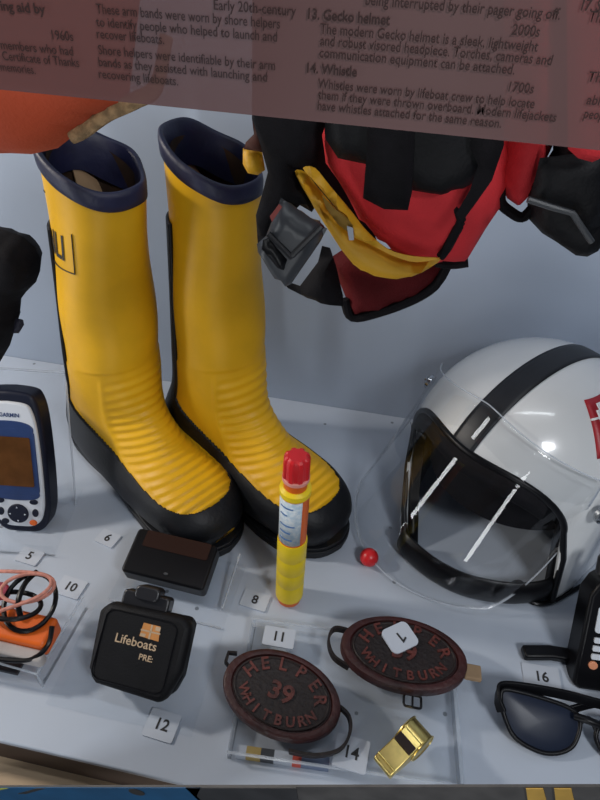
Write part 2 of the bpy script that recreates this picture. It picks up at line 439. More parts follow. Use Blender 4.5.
# ================================================================== helmet
HP = Vector((.163, .484, 0)); HAL = radians(-135.5); HA, HB, HC, HZ = .122, .107, .113, .094
hel = thing('helmet', 'white helmet with black stripe, clear visor and red sticker', 'helmet', HP, (0, 0, HAL))
def hpt(a, z=None, e=None, k=1.0):
    """point of the shell at azimuth a (deg) and elevation e (deg) above its widest line, or at height z below it"""
    a = radians(a)
    if e is not None and e >= 0:
        e = radians(e); return Vector((HA*k*cos(e)*cos(a), HB*k*cos(e)*sin(a), HZ+HC*k*sin(e)))
    if e is not None: z = HZ*(1+e/45.0)
    d = (HZ-z)/HZ
    if a < 0: a += radians(40)*d*max(0, min(1, (a+2.5)/(2.5-.92)))
    fw = max(0, cos(a)); kx = 1+(0.21 if a < 0 else 0.13)*d*fw; ky = 1+0.04*d
    return Vector((HA*k*kx*cos(a), HB*k*ky*sin(a)+.030*d*fw, z))
OPEN_A = 62.0
def eff(a): return abs(a) if a > 0 else abs(a)*OPEN_A/53.0
def e_top(a):
    q = min(1, eff(a)/OPEN_A); return 28.5*(1-q**3.4)**(1/1.5)
def col_pts(a, k, n, ztop=90.0):
    """column of points from the crown down to the shell edge"""
    if eff(a) < OPEN_A: eb, zb = e_top(a), None
    else:
        f = min(1, (eff(a)-OPEN_A)/4.0); eb, zb = 0.0, HZ*(1-f)+0.004*f
    out = []
    for i in range(n+1):
        s = i/n
        if zb is None: out.append(hpt(a, e=ztop+(eb-ztop)*s, k=k))
        else:
            tot = ztop*HC*pi/180+(HZ-zb); dd = s*tot; up = ztop*HC*pi/180
            out.append(hpt(a, e=ztop-dd/HC*180/pi, k=k) if dd <= up+1e-9 else hpt(a, z=HZ-(dd-up), k=k))
    return out
AZ = sorted(set([-180+4*i for i in range(91)] + [s*((OPEN_A if s > 0 else 53.0)+d) for s in (1, -1) for d in (-8, -6, -4, -3, -2, -1.2, -.6, -.2, 0, .5, 1, 2, 3, 4, 5)]))[:-1]
AZ = [a for a in AZ if a < 180]
def shell(k, m, name, thick):
    bm = BM(); cols = [[bm.verts.new(p) for p in col_pts(a, k, 44, 89.5)] for a in AZ]
    loft(bm, cols+[cols[0]], False)
    bm.faces.new([c[0] for c in cols])
    return obj(name, bm, m, hel, solid=thick, soff=-1, ang=60)
shell(1.0, M_WHITE, 'shell', 0.004)
shell(0.955, M_BLKPL, 'liner', 0.010)
# rubber edge around the face opening
bm = BM(); path = []
for a in AZ:
    if eff(a) <= OPEN_A: path.append(hpt(a, e=e_top(a), k=.995))
path = [hpt(-56.2, z=z, k=.995) for z in (.004, .03, .06)]+path+[hpt(65.5, z=z, k=.995) for z in (.06, .03, .004)]
tube(bm, path, .0032, 10); obj('edge_trim', bm, M_BLKPL, hel)
# centre stripe
bm = BM(); rows = []
for i in range(60):
    th = 28.5+(180-28.5-8)*i/59; row = []
    for j in range(7):
        y = (-.0125+.025*j/6)
        ck = sqrt(max(0, 1-(y/HB)**2)); row.append(bm.verts.new(Vector((HA*1.007*ck*cos(radians(th)), y, HZ+HC*1.007*ck*sin(radians(th))))))
    rows.append(row)
loft(bm, rows, False); obj('centre_stripe', bm, M_STRIPE, hel, solid=.0006)
# red sticker with white cross on the wearer's left side
def sticker(name, quads, m, k):
    bm = BM()
    for (a0, a1, e0, e1) in quads:
        rows = []
        for i in range(9):
            rows.append([bm.verts.new(hpt(a0+(a1-a0)*j/8, e=e0+(e1-e0)*i/8, k=k)) for j in range(9)])
        loft(bm, rows, False)
    return obj(name, bm, m, hel, solid=.0004, smooth=True)
sticker('side_sticker', [(72, 118, 37, 64)], M_LABEL, 1.006)
sticker('sticker_cross', [(72, 118, 54.0, 55.0), (79, 92, 51, 58), (82, 90, 48, 61)], M_WHITE, 1.010)
# visor
def vis_top(a): return 50-21*(abs(a)/70)**1.6
def vis_col(a, n=22):
    T = hpt(a, e=vis_top(a), k=1.085)
    q = max(0, (abs(a)-48)/24.0); zb = .010+.062*q**1.5
    r = radians(a); Bm = Vector((.176*cos(r), .130*sin(r)-.010, zb))
    if q > 0: Bm = Bm*(1-.16*q) + Vector((0, 0, zb*.16*q))
    mid = (T+Bm)/2; n_ = Vector((cos(r)*.9, sin(r), .45)).normalized()
    ctrl = mid+n_*.003
    return [(1-s)**2*T+2*s*(1-s)*ctrl+s*s*Bm for s in [i/n for i in range(n+1)]]
bm = BM(); va = [-72+144*i/48 for i in range(49)]
cols = [[bm.verts.new(p) for p in vis_col(a)] for a in va]
loft(bm, cols, False); vis = obj('visor', bm, M_VIS, hel, solid=.0014)
bm = BM(); tube(bm, [vis_col(a)[0] for a in va], .0007, 6); tube(bm, [vis_col(a)[-1] for a in va], .0007, 6)
obj('visor_edge', bm, M_EDGE, vis)
bm = BM(); p = Matrix.Rotation(-HAL, 4, 'Z') @ Matrix.Translation(-HP) @ gz(368, 563); bmesh.ops.create_uvsphere(bm, u_segments=20, v_segments=12, radius=.0095, matrix=Matrix.Translation((p.x, p.y, .0098)))
obj('visor_knob', bm, M_FRED, vis)
for s in (1, -1):
    P = hpt(74*s, e=12, k=1.06); nrm = Vector((P.x/HA**2, P.y/HB**2, (P.z-HZ)/HC**2)).normalized()
    q = nrm.to_track_quat('Z', 'Y').to_matrix().to_4x4()
    bm = BM(); lathe(bm, [(.0085, 0), (.0085, .004), (.006, .006), (.0035, .0065), (.003, .008), (.001, .0082)], 24, Matrix.Translation(P) @ q)
    obj('pivot_screw', bm, M_STEEL, hel)
# padded chin bar lying at the bottom of the opening
iv = Matrix.Rotation(-HAL, 4, 'Z') @ Matrix.Translation(-HP)
pth = cr([iv @ gz(*p) for p in ((396, 550), (402, 560), (428, 582), (462, 599), (505, 607), (540, 604), (556, 592))], 8); rings = []; bm = BM()
for i, p in enumerate(pth):
    tg = (pth[min(i+1, len(pth)-1)]-pth[max(i-1, 0)]).normalized(); d = Vector((tg.y, -tg.x, 0))
    rings.append([bm.verts.new(p-d*.005+d*.006*cos(2*pi*k/12)+Vector((0, 0, .0165+.016*sin(2*pi*k/12)))) for k in range(12)])
loft(bm, rings, True); bm.faces.new(rings[0][::-1]); bm.faces.new(rings[-1]); obj('chin_bar', bm, M_BLKPL, hel)
bm = BM(); rings = []
for e, zz in ((89, 0), (70, 0), (50, 0), (30, 0), (12, 0), (0, 0), (-8, 0), (-12, 0)):
    rings.append([bm.verts.new(hpt(a, e=max(e, 0), k=.84 if e > -12 else .72)+Vector((-.008, 0, min(e, 0)*.003))) for a in range(-180, 180, 6)])
loft(bm, rings, True); bm.faces.new(rings[0]); bm.faces.new(rings[-1]); obj('crown_pad', bm, M_WEB, hel)
# dark padding hanging from the brow
bm = BM(); rings = []
for i in range(31):
    a = -50+100*i/30; P = hpt(a, e=e_top(a)-6, k=.93)
    rings.append([bm.verts.new(P+Vector((.008*cos(2*pi*k/10)*cos(radians(a)), .008*cos(2*pi*k/10)*sin(radians(a)), .014*sin(2*pi*k/10)))) for k in range(10)])
loft(bm, rings, True); bm.faces.new(rings[0][::-1]); bm.faces.new(rings[-1]); obj('brow_pad', bm, M_WEB, hel)
# chin strap trailing out on the shelf
bm = BM(); iv = Matrix.Rotation(-HAL, 4, 'Z') @ Matrix.Translation(-HP)
pth = cr([iv @ gz(*p) + Vector((0, 0, .004)) for p in ((520, 598), (535, 606), (552, 603), (566, 596), (580, 588))], 6)
tube(bm, pth, .0022, 8); obj('chin_strap', bm, M_BLKPL, hel)
bm = BM(); q = iv @ gz(511, 598); prism(bm, ell(.009, .006, 24), .036, .041, Matrix.Translation((q.x, q.y, -.02))); obj('strap_buckle', bm, M_GREY, hel)

# ================================================================== red and yellow lifejacket hanging at the front of the case
LY = .345
def P(px, py, y=LY):
    v = gy(px, py, y); return (v.x, v.z)
def pxpillow(name, pts, y, T, m, parent, Tb=.004, D=.02, g=.006, smooth=0, wav=0.0):
    bm = BM(); pillow(bm, [P(a, b, y) for a, b in pts], y, T, Tb, D, g, smooth, wav); return obj(name, bm, m, parent, ang=70)
lj = thing('lifejacket', 'red lifejacket with yellow fold and black buckles hanging above the helmet', 'lifejacket', (0, 0, 0))
pxpillow('red_cover', [(322, -90), (322, 133), (326, 163), (338, 180), (350, 198), (358, 215), (374, 232), (398, 250), (416, 258), (442, 258), (468, 258), (486, 228), (505, 200), (512, 170), (512, -90)],
         LY, .030, M_RED, lj, Tb=.03, D=.030, wav=.0016)
pxpillow('red_side_panel', [(506, -90), (506, 142), (500, 180), (507, 198), (517, 205), (527, 198), (540, 172), (553, 145), (560, -90)], LY-.006, .016, M_RED, lj, Tb=.01, D=.012, g=.005)
b_ = BM(); tube(b_, cr([Vector((P(a, c)[0], LY-.012, P(a, c)[1])) for a, c in ((499, 180), (500, 195), (508, 203), (520, 209), (530, 200))], 5), .0028, 8); obj('binding', b_, M_WEB, lj)
b_ = BM(); tube(b_, cr([Vector((P(a, c, LY-.03)[0], LY-.030, P(a, c, LY-.03)[1])) for a, c in ((450, 190), (456, 208), (461, 220), (454, 235), (446, 250), (440, 257))], 5), .0026, 8); obj('seam_binding', b_, M_WEB, lj)
b_ = BM(); tube(b_, cr([Vector((P(a, c)[0], LY-.004, P(a, c)[1])) for a, c in ((436, 259), (452, 261), (468, 259))], 5), .0032, 8); obj('hem_binding', b_, M_WEB, lj)
# lower dark red lobe with black hem
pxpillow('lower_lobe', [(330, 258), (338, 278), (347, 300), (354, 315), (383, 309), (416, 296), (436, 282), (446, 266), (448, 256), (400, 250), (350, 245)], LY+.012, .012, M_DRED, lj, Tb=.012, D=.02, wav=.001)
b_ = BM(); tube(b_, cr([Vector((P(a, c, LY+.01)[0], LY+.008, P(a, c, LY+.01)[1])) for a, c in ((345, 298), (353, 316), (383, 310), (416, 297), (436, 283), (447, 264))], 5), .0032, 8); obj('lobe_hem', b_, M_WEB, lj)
# yellow bladder fold: two overlapping folds with an open slot
pxpillow('yellow_fold', [(295, 171), (302, 187), (312, 204), (330, 232), (342, 250), (356, 266), (373, 274), (397, 278), (420, 273), (441, 259), (420, 262), (395, 254), (372, 240), (352, 228), (335, 208), (318, 188), (305, 172)],
         LY-.026, .009, M_YFAB, lj, Tb=.006, D=.010, g=.0032, smooth=3)
pxpillow('inner_fold', [(303, 168), (315, 182), (333, 204), (350, 226), (352, 236), (372, 245), (394, 256), (416, 262), (440, 258), (413, 256), (388, 249), (366, 230), (352, 212), (330, 186), (315, 168)],
         LY-.034, .005, M_YFAB, lj, Tb=.004, D=.006, g=.003, smooth=3)
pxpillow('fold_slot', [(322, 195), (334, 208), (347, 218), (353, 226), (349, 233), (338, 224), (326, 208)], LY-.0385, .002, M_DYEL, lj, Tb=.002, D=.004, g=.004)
pxpillow('white_tag', [(347, 226), (353, 228), (354, 240), (349, 240)], LY-.042, .001, M_CARD, lj, Tb=.001, D=.002, g=.003)
pxpillow('back_webbing', [(258, -90), (258, 118), (262, 150), (272, 172), (298, 178), (322, 210), (345, 232), (380, 252), (372, 225), (345, 180), (328, 130), (328, -90)], LY+.020, .010, M_WEB, lj, Tb=.006, D=.010, g=.008)
# black yoke over the red and webbing
pxpillow('yoke', [(325, -90), (325, 138), (338, 158), (366, 164), (410, 190), (440, 196), (462, 190), (478, 180), (488, 160), (504, 143), (504, -90)], LY-.030, .010, M_LEATH_BLK, lj, Tb=.006, D=.012, wav=.0008)
pxpillow('webbing_strap', [(367, -90), (367, 150), (363, 198), (384, 209), (408, 210), (412, 192), (414, 150), (414, -90)], LY-.044, .004, M_WEB, lj, Tb=.003, D=.004, g=.006)
pxpillow('shoulder_webbing', [(462, -90), (470, 148), (478, 165), (470, 190), (456, 214), (462, 222), (478, 200), (492, 180), (504, 145), (504, -90)], LY-.041, .003, M_WEB, lj, Tb=.003, D=.004, g=.006)
# left webbing bundle with grey buckle
pxpillow('side_webbing', [(256, -90), (252, 118), (262, 150), (268, 172), (262, 195), (256, 215), (258, 245), (266, 252), (280, 225), (300, 205), (312, 212), (322, 196), (300, 170), (318, 160), (322, 135), (328, 118), (328, -90)],
         LY-.020, .012, M_WEB, lj, Tb=.010, D=.010, wav=.0015)
pxpillow('waist_webbing', [(282, 280), (300, 286), (318, 262), (322, 246), (330, 248), (336, 266), (343, 296), (343, 306), (330, 305), (308, 298), (288, 288)], LY-.008, .010, M_WEB, lj, Tb=.008, D=.010)
bk = pxpillow('buckle', [(281, 198), (327, 229), (320, 242), (291, 284), (283, 283), (258, 252), (257, 244), (266, 236)], LY-.052, .010, M_GREY, lj, Tb=.010, D=.0045, g=.004)
pxpillow('buckle_slot', [(263, 240), (268, 238), (287, 260), (284, 270), (278, 268), (262, 249)], LY-.0625, .0016, M_BLKPL, bk, Tb=.0015, D=.003, g=.004)
b_ = BM()
for L_ in (((268, 234), (292, 258)), ((292, 256), (322, 226))):
    tube(b_, [Vector((P(a, c, LY-.063)[0], LY-.0625, P(a, c, LY-.063)[1])) for a, c in L_], .0016, 8)
obj('buckle_rim', b_, M_DGREY, bk)
pxpillow('red_tab', [(270, 216), (279, 204), (282, 207), (272, 222)], LY-.064, .002, mat('dull_red_cord', (.30, .06, .05), .7), bk, Tb=.002, D=.003, g=.004)
pxpillow('yellow_toggle', [(243, 148), (262, 151), (265, 170), (258, 175), (248, 173), (243, 164)], LY-.012, .007, M_YFAB, lj, Tb=.006, D=.006, g=.004)
pxpillow('toggle_cord', [(253, -90), (252, 118), (254, 134), (246, 142), (244, 149), (263, 152), (264, 118), (264, -90)], LY-.016, .005, mat('brown_cord', (.10, .028, .016), .8, noise=.5, nscale=150), lj, Tb=.004, D=.005, g=.005)
# right-hand black pouch
pou = pxpillow('side_pouch', [(556, -90), (553, 150), (540, 170), (528, 190), (527, 217), (542, 233), (570, 250), (594, 248), (606, 232), (620, 180), (620, -90)], LY-.010, .022, M_LEATH_BLK, lj, Tb=.02, D=.011, wav=.001)
pxpillow('pouch_flap', [(540, 158), (530, 198), (552, 206), (572, 214), (590, 240), (600, 226), (608, 190), (606, 150)], LY-.034, .005, M_LEATH_BLK, pou, Tb=.004, D=.006)
b_ = BM(); tube(b_, [Vector((P(a, c, LY-.042)[0], LY-.041, P(a, c, LY-.042)[1])) for a, c in ((528, 200), (552, 208), (573, 214), (592, 243))], .0016, 8); obj('flap_piping', b_, M_GREY, pou)
pxpillow('red_corner', [(566, -90), (568, 149), (578, 158), (592, 162), (606, 156), (612, -90)], LY-.046, .006, M_RED, lj, Tb=.004, D=.008)

# ================================================================== orange lifejacket at the top left
OY = .30
oj = thing('lifejacket', 'orange lifejacket hanging at the top left with tan rope edge', 'lifejacket', (0, 0, 0))
pxpillow('orange_body', [(-70, -90), (-70, 150), (-20, 154), (10, 153), (32, 154), (58, 148), (76, 134), (100, 116), (128, 104), (150, -90), (150, -90)], OY, .030, M_ORG, oj, Tb=.02, D=.03, g=.008, wav=.0015)
bm = BM(); tube(bm, cr([Vector((P(a, c, OY-.012)[0], OY-.004, P(a, c, OY-.012)[1])) for a, c in ((64, 141), (76, 135), (100, 118), (128, 105), (150, 90), (160, 40))], 8), .0030, 10, flat=1.3)
obj('rope_edge', bm, M_ROPE, oj)

# ================================================================== dark garment at the left edge
DY = .44
g_ = thing('garment', 'black cloth garment hanging at the left edge beside the boots', 'garment', (0, 0, 0))
pxpillow('cloth_body', [(-60, 225), (-20, 226), (4, 230), (22, 236), (34, 246), (40, 258), (40, 271), (36, 282), (26, 292), (20, 300), (20, 312), (10, 345), (0, 362), (-25, 372), (-60, 360)], DY, .025, M_WEB, g_, Tb=.02, D=.02)
pxpillow('cuff_tab', [(16, 318), (23, 320), (24, 325), (19, 333), (12, 333)], DY-.004, .004, mat('black_cloth_tab', (.015, .015, .03), .7), g_, Tb=.003, D=.004, g=.003)

# ================================================================== handheld GPS on a clear stand
GT = radians(20)
gb = gz(23, 530); gps = thing('gps_receiver', 'white and navy handheld navigation receiver on a clear stand', 'receiver', (gb.x, gb.y, .004), (0, 0, radians(8)))
gps.scale = (.93, .93, .93)
RG = Matrix.Rotation(pi/2-GT, 4, 'X')      # local outline (x, y up) stands up, leaning back
def gshape(s=1.0, dx=0.0):
    right = [(0, 0), (.014, .001), (.024, .008), (.029, .022), (.031, .04), (.0315, .08), (.030, .125), (.026, .146), (.019, .153), (0, .155)]
    r = [q.to_2d() for q in cr([(x, y, 0) for x, y in right], 5)]
    pts = [(p.x*s, .077+(p.y-.077)*s) for p in r]+[(-p.x*s, .077+(p.y-.077)*s) for p in r[1:-1]][::-1]
    return pts
bm = BM(); prism(bm, gshape(1.09), -.026, .000, RG); obj('case', bm, M_NAVYPL, gps, bevel=.004)
bm = BM(); prism(bm, gshape(.955), -.002, .0035, RG); obj('face_plate', bm, M_SILV, gps, bevel=.002)
bm = BM(); prism(bm, rrect(.053, .080, .008, cy=.083), .002, .0045, RG); prism(bm, ell(.026, .010, 30, 0, .121, 2.4), .002, .0044, RG); prism(bm, ell(.026, .008, 30, 0, .045, 2.4), .002, .0044, RG)
scr = obj('screen_surround', bm, M_BLUEPL, gps, bevel=.0008)
bm = BM(); prism(bm, rrect(.043, .058, .002, cy=.084), .004, .0052, RG); obj('screen', bm, M_LCD, scr)
bm = BM(); prism(bm, ell(.0115, .0115, 32, 0, .021), .003, .0062, RG); pad = obj('rocker_pad', bm, M_NAVYPL, gps, bevel=.0012)
bm = BM()
for k in range(4):
    a = k*pi/2; prism(bm, [(.0075*cos(a+.12), .021+.0075*sin(a+.12)), (.0095*cos(a), .021+.0095*sin(a)), (.0075*cos(a-.12), .021+.0075*sin(a-.12))], .006, .0066, RG)
obj('pad_arrows', bm, M_SILV, pad, smooth=False)
for s in (1, -1):
    for (x, y, w, h) in ((.0185, .036, .0046, .0030), (.0190, .0225, .0034, .0048), (.0155, .0100, .0042, .0034)):
        bm = BM(); prism(bm, ell(w, h, 24, x*s, y), .003, .0052, RG)
        obj('button', bm, M_FORG if (s == 1 and y < .015) else M_NAVYPL, gps, bevel=.0007)
bm = BM(); t = text_bm('GARMIN', .0062, .0002, .0001, sx=.9); merge(bm, t, RG @ Matrix.Translation((.002, .137, .0037))); obj('maker_print', bm, M_BLUEPL, gps, smooth=False)
bm = BM(); prism(bm, [(-.006, .136), (-.0075, .131), (-.009, .131), (-.0105, .140), (-.009, .142)], .0034, .0038, RG @ Matrix.Translation((-.004, 0, 0))); obj('maker_emblem', bm, M_BLUEPL, gps, smooth=False)
# stand: bent sheet with base, back and toe lip
st = thing('display_stand', 'clear bent acrylic stand holding the navigation receiver', 'stand', (gb.x, gb.y, 0), (0, 0, radians(8)))
RS = Matrix.Translation((0, .030, 0)) @ RG
bm = BM(); prism(bm, rrect(.088, .150, .004, cy=.080), -.006, -.003, RS); obj('back_sheet', bm, M_ACR, st)
bm = BM(); box(bm, (0, .015, .0021), (.088, .085, .003)); obj('base_sheet', bm, M_ACR, st)
bm = BM(); box(bm, (0, -.0285, .007), (.088, .0025, .014)); obj('front_lip', bm, M_ACR, st)
bm = BM()
for x in (-.044, .044): tube(bm, [RS @ Vector((x, .004, -.0045)), RS @ Vector((x, .155, -.0045))], .0012, 6)
tube(bm, [RS @ Vector((-.044, .155, -.0045)), RS @ Vector((.044, .155, -.0045))], .0012, 6)
obj('sheet_edge', bm, M_EDGE, st)

# ================================================================== flare
fp = gz(289, 598); fl = thing('flare', 'red and yellow handheld flare standing upright in front of the right boot', 'flare', (fp.x, fp.y, 0)); fl.scale = (.95, .95, 1.0)
def lat(name, prof, m, parent, seg=36):
    bm = BM(); lathe(bm, prof, seg); return obj(name, bm, m, parent, ang=30)
lat('base_cap', [(.0105, 0), (.0118, .002), (.0118, .009)], M_FORG, fl)
lat('grip', [(.0125, .008), (.0138, .010), (.0138, .030), (.0131, .032), (.0138, .034), (.0138, .050), (.0131, .052), (.0138, .054), (.0138, .070), (.0131, .072), (.0138, .074), (.0138, .094), (.0133, .096)], M_FYEL, fl)
lat('tube_body', [(.0126, .095), (.0126, .155)], M_FORG, fl)
bm = BM(); rows = []
for z in (.098, .153):
    rows.append([bm.verts.new((.0129*cos(a), .0129*sin(a), z)) for a in [radians(-175+7*i) for i in range(19)]])
loft(bm, rows, False); lab = obj('printed_label', bm, M_PALE, fl, solid=.0003)
bp_ = mat('blue_print', (.04, .13, .32), .5)
for z, n in ((.146, 6), (.137, 4), (.124, 7), (.115, 5), (.106, 6)):
    bm = BM(); tube(bm, [(.0131*cos(radians(a)), .0131*sin(radians(a)), z) for a in range(-140, -140+n*10, 8)], .0007, 5); obj('print_line', bm, bp_, lab)
lat('collar', [(.0124, .153), (.0136, .155), (.0136, .160), (.0105, .162)], M_FYEL, fl)
lat('neck', [(.0098, .161), (.0098, .170), (.0108, .171)], M_FORG, fl)
lat('seal_ring', [(.0108, .170), (.0116, .1705), (.0116, .1735), (.0108, .174)], mat('pink_ring', (.75, .30, .25), .5), fl)
bm = BM(); rings = []
for z, q in ((.173, .92), (.1745, 1.0), (.191, .98), (.1945, .90), (.196, .72)):
    rings.append([bm.verts.new(((.0108*q*(1+.07*(1 if (k//3) % 2 else -1)))*cos(2*pi*k/48), (.0108*q*(1+.07*(1 if (k//3) % 2 else -1)))*sin(2*pi*k/48), z)) for k in range(48)])
loft(bm, rings, True); bm.faces.new(rings[0][::-1]); bm.faces.new(rings[-1]); obj('ribbed_cap', bm, M_FRED, fl, ang=25)

# ================================================================== pager on its own clear stand
pc = gz(169, 571, .024); pc.z = 0; XR = Vector((1, 0, 0))
pg = thing('pager', 'black pager with dark screen propped in front of the left boot toe', 'pager', (pc.x, pc.y+.004, .004), (0, 0, radians(-3)))
RP = Matrix.Translation((0, -.006, .0220)) @ Matrix.Rotation(radians(13), 4, 'X')
bm = BM(); prism(bm, rrect(.080, .046, .004, cy=.010), -.010, .009, RP); obj('body', bm, M_BLKPL, pg, bevel=.002)
bm = BM(); prism(bm, rrect(.064, .017, .002, cx=.002, cy=.024), .0085, .0098, RP); obj('screen', bm, mat('brown_screen', (.030, .014, .010), .2), pg)
bm = BM(); prism(bm, ell(.0022, .0012, 16, .002, -.006), .0085, .0098, RP); obj('button', bm, M_GREY, pg)
pg.scale = (1.02, .96, 1.0)
ps = thing('display_stand', 'clear acrylic wedge stand beneath the black pager', 'stand', (pc.x, pc.y, 0), (0, 0, radians(-3)))
bm = BM(); box(bm, (.006, .004, .0018), (.115, .070, .0024)); obj('base_sheet', bm, M_ACR, ps)
bm = BM(); prism(bm, rrect(.100, .058, .003, cx=.008, cy=.014), -.0135, -.0112, RP); obj('slope_sheet', bm, M_ACR, ps)
bm = BM(); tube(bm, [(-.050, -.031, .0024), (.062, -.031, .0024)], .0007, 6); obj('sheet_edge', bm, M_EDGE, ps); bm = BM(); tube(bm, [RP @ Vector((.058, -.012, -.0112)), RP @ Vector((.058, .043, -.0112))], .0011, 6); obj('sheet_edge', bm, M_EDGE, ps)

# ================================================================== pager pouch
qc = gz(137, 698)
pp = thing('pager_pouch', 'black nylon belt pouch printed in gold with a small flag', 'pouch', (qc.x-.001, qc.y+.041*cos(radians(36)), .003+.043*sin(radians(36))), (radians(36), 0, radians(-2)))
pp.scale = (.98, .84, .94)
body = [(-.043, .024), (-.036, .033), (.036, .036), (.040, .030), (.041, -.018), (.036, -.036), (.030, -.038), (-.034, -.037), (-.039, -.030)]
bm = BM(); prism(bm, body, 0, .018); obj('back_body', bm, M_LEATH_BLK, pp, bevel=.004)
bm = BM(); prism(bm, [(-.033, .036), (.034, .038), (.0425, .030), (.0425, -.010), (.041, -.016), (.034, -.040), (.028, -.042), (-.026, -.039), (-.033, -.034), (-.036, -.004), (-.036, .026)], .012, .030); fpn = obj('front_flap', bm, M_LEATH_BLK, pp, bevel=.006)
bm = BM(); tube(bm, [Vector((x, y, .0302)) for x, y in rrect(.062, .064, .008, cy=-.002)], .0007, 6, closed=True); obj('stitching', bm, M_BLKPL, fpn)
bm = BM(); prism(bm, rrect(.042, .016, .004, cx=-.004, cy=.042), .006, .022); prism(bm, rrect(.022, .014, .005, cx=-.003, cy=.050), .008, .026); obj('belt_clip', bm, M_DGREY, pp, bevel=.002)
bm = BM(); merge(bm, text_bm('Lifeboats', .0115, .0002, .0001, sx=.88), Matrix.Translation((-.0005, .0055, .0303))); obj('gold_lettering', bm, M_GOLD, fpn, smooth=False)
bm = BM(); merge(bm, text_bm('PRE:', .0075, .0002, .0001, sx=.9), Matrix.Translation((.011, -.006, .0303))); obj('small_lettering', bm, M_GOLD, fpn, smooth=False)
bm = BM(); prism(bm, [(.001, .012), (.018, .011), (.0165, .0245), (.002, .0245)], .0295, .0304); fg = obj('flag', bm, M_FLAGO, fpn, smooth=False)
bm = BM()
for q in ((.001, .0172, .0180, .0186), (.0088, .0112, .0103, .0245), (.0015, .0122, .006, .015), (.013, .020, .0172, .0238)): box(bm, ((q[0]+q[2])/2, (q[1]+q[3])/2, .0304), (abs(q[2]-q[0]), abs(q[3]-q[1]), .0004))
obj('flag_cross', bm, M_GOLD, fg, smooth=False)
# clear easel below the pouch
c_ = gz(140, 660); pst = thing('display_stand', 'thin clear acrylic easel under the black belt pouch', 'stand', (c_.x, c_.y, 0))
bm = BM(); box(bm, (.002, -.004, .0016), (.125, .095, .002)); obj('base_sheet', bm, M_ACR, pst, smooth=False)
bm = BM(); box(bm, (0, .022, .012), (.05, .002, .020)); obj('prop_sheet', bm, M_ACR, pst, smooth=False)

# ================================================================== orange strobe with cords on a clear riser at the left edge
rc = gz(20, 640, .02)
rs = thing('acrylic_riser', 'clear acrylic riser at the left edge under the orange rescue light', 'riser', (gz(20, 640).x, gz(20, 640).y, 0), (0, 0, radians(-3)))
bm = BM(); box(bm, (-.02, .006, .0215), (.125, .075, .003)); obj('top_sheet', bm, M_ACR, rs, smooth=False)
for x in (-.081, .041):
    bm = BM(); box(bm, (x, .006, .010), (.003, .075, .020)); obj('side_sheet', bm, M_ACR, rs, smooth=False)
bm = BM(); tube(bm, [(.0425, -.031, .0225), (.0425, .043, .0225)], .0013, 6); tube(bm, [(.0425, -.0315, .001), (.0425, -.0315, .0225)], .0013, 6); tube(bm, [(-.08, -.0315, .0225), (.0425, -.0315, .0225)], .0010, 6); obj('sheet_edge', bm, M_EDGE, rs)
bm = BM(); a_ = gz(4, 664); box(bm, (a_.x, a_.y, .002), (.034, .014, .004)); blk = obj('black_strip', bm, M_DGREY, None, bevel=.0006)
tag(blk, 'short dark grey strip lying under the clear riser at the left edge', 'strip')
zt = .023
sl = gz(19, 628, zt+.012); stb = thing('rescue_light', 'orange rescue light with coiled black and pink cords at left edge', 'light', (sl.x, sl.y, zt), (0, 0, radians(-1)))
bm = BM(); prism(bm, rrect(.090, .026, .004, cx=-.014), .0, .019); ob = obj('body', bm, M_FORG, stb, bevel=.003)
bm = BM(); prism(bm, rrect(.096, .010, .004, cx=-.016, cy=-.018), .0, .012); obj('clear_lens', bm, mat('frosted_plastic', (.42, .38, .36), .3, noise=.2), stb, bevel=.002)
def loopc(cx, cy, a, b, z, rot=0, n=28, t0=0, t1=2*pi, dz=0):
    return [Vector((cx+a*cos(t)*cos(rot)-b*sin(t)*sin(rot), cy+a*cos(t)*sin(rot)+b*sin(t)*cos(rot), z+dz*sin(t))) for t in [t0+(t1-t0)*i/n for i in range(n)]]
bm = BM(); tube(bm, loopc(.003, .018, .021, .025, .025, .4, dz=.004), .0021, 8, closed=True); tube(bm, loopc(-.008, .010, .024, .015, .028, .1, dz=-.004), .0021, 8, closed=True)
tube(bm, cr([(.030, .004, .02), (.032, -.010, .014), (.022, -.022, .010), (-.01, -.027, .008), (-.06, -.028, .008)], 8), .0021, 8); tube(bm, cr([(-.006, .045, .027), (-.007, .030, .031), (-.004, .014, .030), (.002, .004, .022)], 6), .0024, 8)
obj('black_cord', bm, M_BLKPL, stb)
bm = BM(); tube(bm, loopc(-.002, .026, .022, .012, .032, .35, dz=.003), .0016, 8, closed=True); tube(bm, cr([(-.05, .035, .026), (-.025, .036, .034), (.004, .040, .034), (.016, .034, .034), (.014, .022, .034), (.002, .012, .032), (-.016, .004, .026)], 6), .0016, 8)
obj('pink_cord', bm, mat('pink_cord', (.62, .25, .19), .7, noise=.3, nscale=300), stb)
bm = BM(); prism(bm, ell(.009, .007, 20, -.028, .022), .019, .028); obj('cord_end', bm, mat('crimson_plastic', (.30, .03, .06), .5), stb, bevel=.002)

